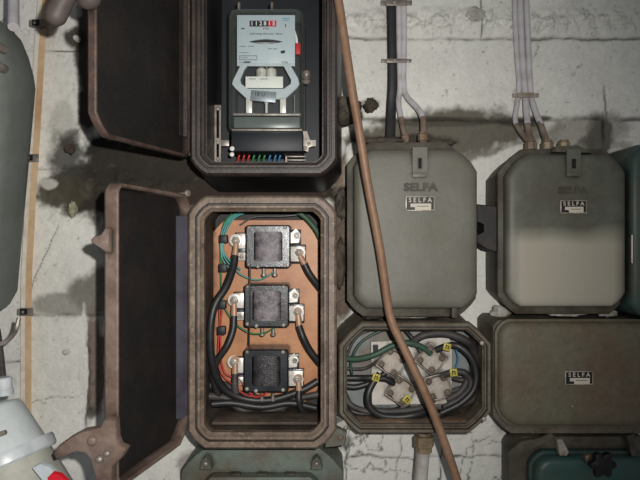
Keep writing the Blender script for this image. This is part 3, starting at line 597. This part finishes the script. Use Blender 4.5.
# --- teal box at the right edge
R3 = Rect(630.5, 142, 760, 318, 1.33, (16,16,14,14), .3)
s3 = thing('fuse_box', R3.base(), 'teal enamelled enclosure cut off by the right edge, beside the right SELFA box', 'electrical box')
MB().loft([R3.r(0,1.5), R3.r(0,1.37), R3.r(.001,1.365), R3.r(.004,1.362)]).build('body', 'teal', s3)
MB().loft([R3.r(.001,1.362), R3.r(.001,1.345), R3.r(.004,1.335), R3.r(.012,1.33), R3.r(.03,1.33)]).build('lid', 'teal', s3, 50)
MB().tube([P(632,235,1.33), P(632,263,1.33)], .0025, 8).build('hinge_pin', 'zinc', s3)

# ================================================================ OPEN TERMINAL BOX
R4 = Rect(338.5, 322, 492, 434, 1.335, (23,22,22,20), .15)
s4 = thing('terminal_enclosure', R4.base(), 'open wide junction box with eight-sided rim and four pale terminal blocks inside', 'electrical box')
open_box(R4, 1.335, s4, 'brownbody', 'brownbody', 'greyin', wall=.019, inner=.013, Lin=1.47, fl=.02, back=-.006)
MB().box(((R4.x0+R4.x1)/2, -D+1.41, R4.z0+.0175), (.26, .10, .004), .001).build('bottom_ledge', 'rustin', s4)
for (x, y) in ((482,343),(346,428),(484,419)): screw(s4, x, y, 1.334, .005, 'rim_screw')
gland(s4, 424, 432, 452, 1.36, .022, 'brassdull', 'pipe_collar')
MB().poly([(336,424),(345,420),(350,431),(346,441),(336,440)], 1.36, 1.40, .003).build('mounting_lug', 'tube', s4)
pw = tag(MB().poly([(371,342),(449,337),(452,345),(452,392),(448,404),(372,405)], 1.44, 1.446, .001, 1.44).build('mounting_plate', 'whiteplate', None, loc=P(411,405,1.446)), 'scuffed white plate behind the four terminal blocks in the open junction box', 'plate')
sl = MB().poly([(373,345),(378,345),(378,352),(373,352)], 1.4385, 1.4395).build('slot', 'knob', pw)
def tblock(cx, cy, ang, label):
    t = thing('terminal_block', P(cx, cy, 1.44), label, 'terminal block')
    R = Matrix.Rotation(ang, 3, 'Y'); L = 1.415
    mb = MB(); mb.box(P(cx,cy,1.425), (.058,.022,.058), .004, R)
    mb.lathe([(.027,0),(.027,.006),(.024,.009)], P(cx,cy,1.418), n=24); mb.build('casting', 'ceramic', t)
    for sx, sy in ((-1,-1),(1,-1),(-1,1),(1,1)):
        o = P(cx,cy,1.409)+R@Vector((sx*.0175,0,sy*.0175))
        MB().lathe([(.0075,0),(.0075,.002),(.0058,.002),(.0058,.008),(.004,.009),(.0036,.006),(.001,.006)], o, n=14).build('bolt', 'bolt2', t, 40)
    for k in (-1, 1):
        o = P(cx,cy,1.41)+R@Vector((0,0,k*.027)); MB().box(o, (.054,.004,.003), .0008, R).build('clamp_edge', 'zinc', t)
    return t
tblock(392, 362, math.radians(35), 'upper left terminal block, below the green cable'); tblock(431, 359, math.radians(40), 'upper right terminal block, right of the brown tube')
tblock(401, 391, math.radians(35), 'lower left terminal block, left of the brown tube'); tblock(438, 387, math.radians(-15), 'lower right terminal block, nearest the fanned cables')
TC = [
 ([(344,378,1.42),(358,378,1.42),(372,378,1.41),(386,379,1.41),(394,384,1.415)], .0075, 'cable', 'black cable entering the junction box from the left at mid height'),
 ([(380,374,1.40),(373,383,1.395),(368,395,1.39),(370,407,1.39),(380,415,1.39),(397,417,1.39),(414,415,1.39),(427,411,1.40)], .0082, 'cable', 'thick black cable looping under the left terminal blocks'),
 ([(436,350,1.41),(447,346,1.40),(458,346,1.39),(470,356,1.385),(476,371,1.385),(474,389,1.385),(461,403,1.385),(441,413,1.39)], .0078, 'cable', 'outermost black cable curving round the right of the junction box'),
 ([(441,376,1.41),(453,372,1.40),(465,373,1.395),(471,384,1.395),(464,396,1.395),(444,408,1.40)], .0078, 'cable2', 'inner dusty cable curving right from the lower yellow tag'),
 ([(410,344,1.41),(425,335,1.40),(448,334,1.40),(468,342,1.40),(475,352,1.42)], .009, 'cable2', 'thick dusty cable arching along the top right of the junction box'),
 ([(344,358,1.42),(357,359,1.41),(374,355,1.40),(392,346,1.40),(408,343,1.40),(422,347,1.405),(431,354,1.41)], .0068, 'dkgreen', 'dark green cable crossing the upper half of the junction box'),
 ([(352,374,1.43),(351,362,1.43),(358,346,1.43),(370,336,1.43),(383,330,1.43)], .0035, 'teal', 'teal wire arching in the upper left of the junction box'),
 ([(346,360,1.435),(352,344,1.435),(361,334,1.435),(374,329,1.435)], .003, 'cable2', 'thin dark wire hugging the upper left corner of the junction box'),
 ([(344,386,1.42),(356,387,1.42),(372,382,1.42),(384,374,1.42),(391,368,1.42)], .007, 'cable', 'black cable just below the mid-height one, rising to the upper left block'),
 ([(344,392,1.42),(350,404,1.41),(362,410,1.41),(374,412,1.41)], .0065, 'cable2', 'dusty cable in the lower left corner of the junction box'),
 ([(344,404,1.43),(354,412,1.42),(370,414,1.42),(395,410,1.42),(410,404,1.42)], .006, 'cable', 'lowest black cable at the left bottom of the junction box'),
 ([(450,392,1.42),(462,388,1.42),(474,385,1.42),(474,384,1.43)], .0065, 'cable2', 'dusty cable leaving the lower right block towards the right side'),
 ([(474,392,1.43),(472,400,1.42),(455,408,1.41),(437,416,1.41),(430,424,1.41)], .0065, 'cable2', 'dusty cable slanting down from the right side to the bottom opening'),
 ([(455,346,1.43),(458,360,1.43),(453,374,1.43)], .002, 'blue', 'thin blue wire between the two right yellow tags'),
 ([(474,400,1.43),(466,404,1.43),(446,410,1.42)], .0015, 'cable', 'thin black wire in the lower right of the junction box'),
 ([(440,414,1.395),(428,418,1.40),(424,428,1.405)], .010, 'cable', 'black cable stub entering the bottom opening of the junction box')]
TC += [
 ([(366,400,1.40),(376,410,1.395),(398,411,1.395),(420,408,1.40),(434,400,1.41)], .0065, 'cable2', 'dusty cable bowing across the bottom just above the lowest loops'),
 ([(452,378,1.43),(463,380,1.42),(474,378,1.43)], .006, 'cable2', 'short dusty cable between the inner loop and the right side of the junction box'),
 ([(344,368,1.44),(352,369,1.44),(366,368,1.435),(380,360,1.43)], .004, 'cable2', 'thin dusty wire entering the left side below the green cable'),
 ([(447,400,1.40),(460,392,1.40),(467,380,1.40),(463,370,1.405)], .0065, 'cable2', 'dusty cable nested inside the right hand loops'),
 ([(405,330,1.44),(412,338,1.43),(418,348,1.43),(424,356,1.425)], .005, 'cable', 'black wire dropping from the top edge to the upper right block')]
for pts, r, m, lb_ in TC: cable('power_cable', pts, r, m, lb_)
for i, (x, y, a) in enumerate(((376,377.5,.3),(447,347,.2),(453.5,372.5,-.1),(407,399.5,.7))):
    w = P(x, y, 1.388); mb = MB(); R = Matrix.Rotation(a, 3, 'Y')
    mb.box(w, (.017,.006,.017), .0012, R); 
    o = mb.build('wire_tag', 'yellow', None, loc=w); tag(o, ['yellow wire tag on the cable at the left of the junction box','yellow wire tag at the upper right block','yellow wire tag beside the lower right block','yellow wire tag below the lower left block'][i], 'wire tag')
    mb = MB(); mb.box(w+R@Vector((-.003,-.0032,.001)), (.002,.0004,.009), 0, R); mb.box(w+R@Vector((.003,-.0032,-.001)), (.002,.0004,.007), 0, R); mb.box(w+R@Vector((0,-.0032,.003)), (.007,.0004,.002), 0, R); mb.build('tag_mark', 'ink', o)

# ================================================================ LOWER RIGHT LID BOX
R5 = Rect(499, 322, 655, 428, 1.335, (12,12,20,20), .55)
s5 = thing('fuse_box', R5.base(), 'wide brown-grey closed enclosure with SELFA plate, right of the open junction box', 'electrical box')
B5 = Rect(493, 320, 662, 434, 1.36, (6,6,20,18), .2)
MB().loft([B5.r(0,1.5), B5.r(0,1.37), B5.r(.001,1.362), B5.r(.006,1.360)]).build('body', 'brownbody', s5)
l5 = MB().loft([R5.r(-.004,1.36), R5.r(-.004,1.352), R5.r(.001,1.350), R5.r(.003,1.342), R5.r(.010,1.336), R5.r(.02,1.334), R5.r(.035,1.333)]).build('lid', 'brownlid', s5, 50)
plate(l5, 565, 371, 593.5, 385, 1.333); screw(l5, 572, 406, 1.3335, .003, 'pin')
# ================================================================ BOTTOM RIGHT BOX WITH STAR KNOB
R6 = Rect(511, 440, 665, 580, 1.36, (16,16,14,14), .3)
s6 = thing('switch_enclosure', R6.base(), 'dark enclosure at the bottom right with teal lid and black star knob', 'electrical box')
MB().loft([R6.r(.02,1.5), R6.r(0,1.42), R6.r(.003,1.392), R6.r(.01,1.39)]).build('body', 'selfb', s6)
R7 = Rect(537, 459, 650, 575, 1.345, (12,12,12,12), .5)
l6 = MB().loft([R7.r(-.008,1.392), R7.r(-.008,1.372), R7.r(-.001,1.371), R7.r(0,1.356), R7.r(.004,1.348), R7.r(.012,1.345), R7.r(.03,1.345)]).build('lid', 'teal', s6, 50)
MB().poly([(508,452),(522,441),(536,439),(552,432),(556,436),(538,446),(520,456),(514,478),(508,480)], 1.375, 1.39, .003).build('top_bracket', 'selfb', s6)
MB().poly([(557,440),(562,439),(569,452),(567,456),(560,456)], 1.36, 1.375, .001).build('hasp', 'bolt', s6)
kb = MB().lathe([(.018,0),(.024,.003),(.026,.010),(.024,.018),(.014,.021)], P(600,462.5,1.335), n=48, lobes=6, amp=.17).build('star_knob', 'knob', l6, 40)
MB().lathe([(.009,0),(.009,.012),(.006,.014)], P(587,457,1.345), n=10).build('brass_bolt', 'brassdull', l6)
MB().poly([(627,436),(634,434),(637,456),(632,458)], 1.36, 1.38, .001).build('side_clip', 'selfb', s6)

# ================================================================ BOTTOM GREEN BOX
R8 = Rect(180, 448, 344, 590, 1.37, (24,24,14,14), .2)
s8 = thing('fuse_box', R8.base(), 'grey-green enclosure below the transformer box, only its top edge in view', 'electrical box')
MB().loft([R8.r(0,1.5), R8.r(0,1.39), R8.r(.003,1.375), R8.r(.052,1.365), R8.r(.054,1.34), R8.r(.058,1.338), R8.r(.064,1.338), R8.r(.066,1.346), R8.r(.068,1.40)], cap1=True).build('body', 'greenbox', s8)
for x in (205.5, 316.5):
    MB().poly([(x-6,470),(x-4,461),(x,457),(x+4,461),(x+6,470)], 1.345, 1.37, .002).build('screw_lug', 'greenbox', s8); screw(s8, x, 464, 1.344, .0055, 'lug_screw', 'zinc')
MB().pbox(213, 476.5, 303, 500, 1.375, 1.39, .003).build('inner_plate', 'cream', s8)
for x in (235, 262, 290): MB().pbox(x-5, 474, x+5, 479, 1.35, 1.37, .001).build('inner_clamp', 'selfb', s8)

# ================================================================ PIPES AND CABLES ON THE WALL
cable('metal_tube', [(333,-30,1.22),(340,10,1.22),(347.5,60,1.22),(353,95,1.22),(359,130,1.225),(368,185,1.235),(380,250,1.25),(388,305,1.262),(393,325,1.262),(401,342,1.262),(413,367,1.258),(429,402,1.255),(445,444,1.25),(461,492,1.245)], .0088, 'pipe', 'long bare brown tube slanting down in front of the boxes', 'pipe', n=14)
cable('conduit', [(424,444,1.36),(422,462,1.37),(419,500,1.38)], .0155, 'tube', 'pale grey conduit hanging below the open junction box', 'conduit', n=16)
cable('flat_cable', [(391,-20,1.484),(392,30,1.484),(392.5,80,1.484),(391,110,1.484),(390,141,1.47)], .0125, 'cable', 'black flat cable running down the wall to the left SELFA box', 'cable', flat_=.45, n=14)
cable('sheathed_cable', [(398.5,-20,1.482),(399,40,1.482),(400,85,1.482),(398.5,102,1.48),(401,118,1.46),(405,138,1.435)], .0068, 'whitecable', 'straighter white cable next to the black flat cable above the left SELFA box')
cable('sheathed_cable', [(403.5,-20,1.482),(404,40,1.482),(403.5,84,1.482),(407,97,1.475),(418,109,1.45),(423,120,1.43),(423,138,1.41)], .0072, 'whitecable', 'white cable bending right into the reddish gland of the left SELFA box')
cable('sheathed_cable', [(514,-20,1.48),(516,40,1.48),(519,85,1.48),(517,105,1.475),(515.5,122,1.45),(524,136,1.42),(530,142,1.40)], .0062, 'whitecable', 'leftmost of three cables above the right SELFA box')
cable('sheathed_cable', [(519.5,-20,1.48),(521.5,40,1.48),(524.5,85,1.478),(526,105,1.465),(528,128,1.43),(531,142,1.405)], .0078, 'whitecable', 'middle and widest of three cables above the right SELFA box')
cable('sheathed_cable', [(525.5,-20,1.48),(528,40,1.48),(530.5,90,1.478),(535,110,1.46),(542,128,1.43),(547,142,1.405)], .0072, 'whitecable', 'rightmost of three cables above the right SELFA box')
def clip(x0, x1, y, L, m, label, h=4):
    t = thing('cable_clip', P((x0+x1)/2, y, L+.01), label, 'clip')
    MB().pbox(x0, y-h/2, x1, y+h/2, L-.004, L-.001, .0008).build('band', m, t)
    for x in (x0-2.5, x1+2.5):
        MB().pbox(x-2.5, y-h*.4, x+2.5, y+h*.4, L+.008, L+.011, .0006).build('tab', m, t)
    screw(t, (x0*.6+x1*.4), y, L-.004, .004)
clip(386, 407, 2.5, 1.468, 'zinc', 'topmost metal clip across the black and white cables', 6); clip(386.5, 406.5, 60.5, 1.468, 'zinc', 'metal clip across the black and white cables at mid height')
clip(518, 534, 95, 1.462, 'tancable', 'pale band tying the three cables above the right SELFA box', 5)
# lath on the left
def stripe(x0a, x1a, pts, L0, L1):
    pass
lt = thing('wooden_lath', P(26,470,1.48), 'narrow pine lath with whitewashed edge running down the left wall', 'lath')
cl = [(46,-40),(39.5,50),(35,130),(30.5,200),(26.8,270),(26,312),(26,400),(25.5,520)]
def band(o0, o1, L0, L1, name, m):
    mb = MB(); rings = []
    for x, y in cl: rings.append([P(x+o0,y,L1), P(x+o0,y,L0), P(x+o1,y,L0), P(x+o1,y,L1)])
    mb.loft(rings); return mb.build(name, m, lt)
band(-5.5, -1, 1.468, 1.50, 'painted_edge', 'lath'); band(-1, 5.5, 1.466, 1.50, 'bare_face', 'wood')
def lclip(x, y, label):
    t = thing('pipe_clip', P(x, y, 1.47), label, 'clip'); MB().pbox(x-6.5, y-4, x+6.5, y+4, 1.459, 1.464, .001).build('band', 'zinc', t)
    MB().pbox(x-9, y-3, x-6, y+3, 1.464, 1.472, .0006).build('tab', 'zinc', t); MB().pbox(x-6,y-3,x+1,y+2.5,1.4575,1.459).build('dark_patch', 'knob', t); screw(t, x-3, y, 1.457, .0035)
lclip(26, 312, 'shiny metal clip on the pine lath, beside the canister foot'); lclip(38, 23, 'small metal clip on the pine lath near the top left'); lclip(31.5, 158, 'dull clip on the pine lath at mid height')

# ================================================================ CANISTER AT THE LEFT EDGE
cx = -53; cr = 57; Lc = 1.22; base = P(cx-33, 372, Lc); tilt = Vector((.09,0,1)).normalized(); H = lambda y: (P(cx,y,Lc)-base).length
cn = thing('metal_canister', base, 'tall grey round-shouldered metal canister at the left edge of the view', 'canister')
prof = [(S(r_,Lc), H(y)) for r_, y in ((5,352),(20,349),(31,340),(44,328),(53,316),(57,300),(57,120),(57,82),(55,68),(51,50),(46,34),(38,22),(24,14),(8,11))]
mb = MB(); rr = []
sg = lambda v, e: math.copysign(abs(v)**e, v)
for r_, h_ in prof:
    a_ = r_+S(28*min(1, r_/S(57,Lc)), Lc)
    rr.append([base+tilt*h_+Vector((sg(math.cos(t_), .62)*a_, sg(math.sin(t_), .62)*r_, 0)) for t_ in [2*math.pi*i_/48 for i_ in range(48)]])
mb.loft(rr).build('shell', 'canister', cn, 60)
for y in (46, 66):
    o = P(-1, y, 1.122); MB().lathe([(.008,-.02),(.008,.004),(.005,.009),(.001,.010)], o, n=16).build('stud', 'zinc', cn)
MB().tube([P(19,318,1.19), P(15,332,1.18), P(5,342,1.15), P(-8,346,1.15)], .0045, 8).build('foot_wire', 'zinc', cn)
cable('sheathed_cable', [(13,-30,1.24),(13.5,0,1.22),(13.5,27,1.175)], .0105, 'whitecable', 'thick white cable coming down to the shoulder of the canister')
cable('cord', [(-3,330,1.20),(0,352,1.17),(4,392,1.12)], .0065, 'cable2', 'dark cord between the canister and the pale plug')
# ================================================================ PALE INDUSTRIAL PLUG
ang = math.radians(-20); Lp = 1.12
ax = Vector((math.sin(math.radians(23)), -.12, -math.cos(math.radians(23)))).normalized()
pl = thing('wall_plug', P(15,500,Lp), 'pale grey and cream plug with red mark at the bottom left corner', 'plug')
o0 = P(4, 396, Lp)
MB().lathe([(S(6.5,Lp),-.02),(S(8,Lp),-.018),(S(8,Lp),.0),(S(9,Lp),.002),(S(9,Lp),.012)], P(4,388,Lp), (0.05,0,-1), 14).build('cord_gland', 'plugclear', pl)
q0 = P(-12, 408, Lp)
def along(k): return q0+ax*k
k = S(1,Lp)
MB().lathe([(20*k,0),(28*k,2*k),(31*k,6*k),(40*k,46*k)], q0, ax, 32).build('housing', 'plug', pl, 50)
MB().lathe([(40*k,0),(47*k,0),(48*k,3*k),(48*k,11*k),(46*k,13*k),(44*k,13*k)], along(46*k), ax, 36).build('collar', 'plugclear', pl, 40)
MB().lathe([(42*k,0),(50*k,40*k),(54*k,70*k)], along(59*k), ax, 32).build('barrel', 'cream', pl, 50)
MB().tube([P(-3,435,1.035), P(6,432,1.035)], .004, 10).build('pin', 'zinc', pl)
mb = MB(); mb.poly([(32,468),(40,464),(49,467),(60,478),(66,490),(50,490)], 1.03, 1.04, .001); mb.build('bracket', 'arms', pl)
mb = MB(); mb.poly([(47,478),(52,473),(60,475),(67,482),(70,492),(50,492)], 1.02, 1.03, .002); mb.build('red_mark', 'redtag', pl)

# ================================================================ CRUMBS, WALL BOLTS
def lump(x, y, L, rx, ry, rz, m, name, label, cat, seed):
    rs = random.Random(seed); mb = MB(); r = bmesh.ops.create_icosphere(mb.b, subdivisions=3, radius=1.0)
    from mathutils import noise
    for v in mb.b.verts:
        n = noise.fractal(v.co*1.7+Vector((seed,0,0)), 1.0, 2.0, 4); v.co = v.co*(1+.45*n)
    c = P(x,y,L)
    for v in mb.b.verts: v.co = Vector((v.co.x*rx, v.co.y*ry, v.co.z*rz))+c
    return tag(mb.build(name, m, None, 80, loc=c), label, cat)
lump(347, 112, 1.40, .036, .06, .028, 'dirt', 'mortar_lump', 'dusty mortar lump hanging behind the brown tube above the left SELFA box', 'mortar', 3)
lump(371, 105, 1.475, .016, .02, .016, 'dirt', 'mortar_lump', 'small round mortar lump right of the brown tube', 'mortar', 8)
lump(73, 209, 1.47, .009, .012, .019, 'shell', 'stone_chip', 'pale upright stone chip stuck on the wall left of the open door', 'stone', 5)
lump(70, 149, 1.475, .012, .014, .012, 'dirt', 'stone_chip', 'dark crumb with pale face on the wall under the upper door', 'stone', 12)
lump(474, 14, 1.495, .024, .008, .018, 'tube', 'plaster_patch', 'round pale plaster patch on the upper wall course', 'plaster', 15)
for (x, y, lb_) in ((76,38,'pale bolt head in a dark hole left of the upper door'),(66,352,'small white round plug on the left wall beside the lower door')):
    o = P(x,y,1.485); b = MB().lathe([(.007,-.015),(.007,.004),(.004,.008),(.001,.009)], o, n=8).build('wall_bolt', 'nickel', None, loc=o); tag(b, lb_, 'bolt')

lump(412, 315, 1.42, .055, .016, .006, 'tube', 'plaster_crumb', 'long pale plaster crumb lying on top of the open junction box', 'plaster', 21)
lump(372, 316, 1.41, .018, .014, .006, 'dirt', 'mortar_lump', 'small dirty mortar crumb on the top left of the open junction box', 'mortar', 22)
lump(500, 313, 1.44, .022, .02, .016, 'tube', 'plaster_crumb', 'pale plaster crumb in the gap between the two SELFA boxes', 'plaster', 23)
lump(607, 313, 1.40, .020, .014, .010, 'tube', 'plaster_crumb', 'pale plaster crumb beneath the right SELFA box', 'plaster', 24)
lump(566, 314, 1.40, .040, .012, .006, 'tube', 'plaster_crumb', 'flat pale plaster strip under the middle of the right SELFA box', 'plaster', 26)
lump(340, 262, 1.46, .014, .02, .05, 'dirt', 'mortar_lump', 'upright brown rubble lump in the gap left of the left SELFA box', 'mortar', 31)
lump(341, 205, 1.47, .012, .02, .035, 'dirt', 'mortar_lump', 'upper brown rubble lump between the upper boxes and the left SELFA box', 'mortar', 33)
lump(383, 141, 1.42, .045, .02, .010, 'dirt', 'mortar_lump', 'dusty crumb bank on top of the left SELFA box, under the black cable', 'mortar', 41)
lump(440, 143, 1.42, .030, .02, .008, 'dirt', 'mortar_lump', 'dusty crumb bank on top of the left SELFA box, right of its glands', 'mortar', 43)
for o in COL.objects:
    if o.name.startswith('sheathed_cable') and len(o.data.polygons) > 100:      # sheaths stained brown towards the glands
        o.data.materials.append(MT['stain']); lo = min(v.co.z for v in o.data.vertices)
        for p in o.data.polygons:
            if p.center.z < lo+.055 and o.location.x > 0: p.material_index = 1
# ================================================================ CAMERA AND LIGHT
cam = bpy.data.cameras.new('camera'); co = bpy.data.objects.new('camera', cam); COL.objects.link(co)
cam.sensor_width = 36; cam.lens = 36*F/640; co.location = (0,-D,ZC); co.rotation_euler = (math.pi/2,0,0); cam.clip_start = .01
bpy.context.scene.camera = co
def spot(name, loc, aim, e, size, ang, blend, col=(1,1,1)):
    l = bpy.data.lights.new(name, 'SPOT'); l.energy = e; l.shadow_soft_size = size; l.spot_size = math.radians(ang); l.spot_blend = blend; l.color = col
    o = bpy.data.objects.new(name, l); COL.objects.link(o); o.location = loc; o.rotation_euler = (Vector(aim)-Vector(loc)).to_track_quat('-Z','Y').to_euler(); return o
spot('camera_flash', (.055,-D-.02,ZC+.045), P(215,225,1.5), 72, .008, 95, 1.0, (1,.975,.93))
w = bpy.data.worlds.new('world'); bpy.context.scene.world = w; w.use_nodes = True
w.node_tree.nodes['Background'].inputs[0].default_value = (.9,.93,1,1); w.node_tree.nodes['Background'].inputs[1].default_value = .13
bpy.context.scene.view_settings.view_transform = 'Standard'
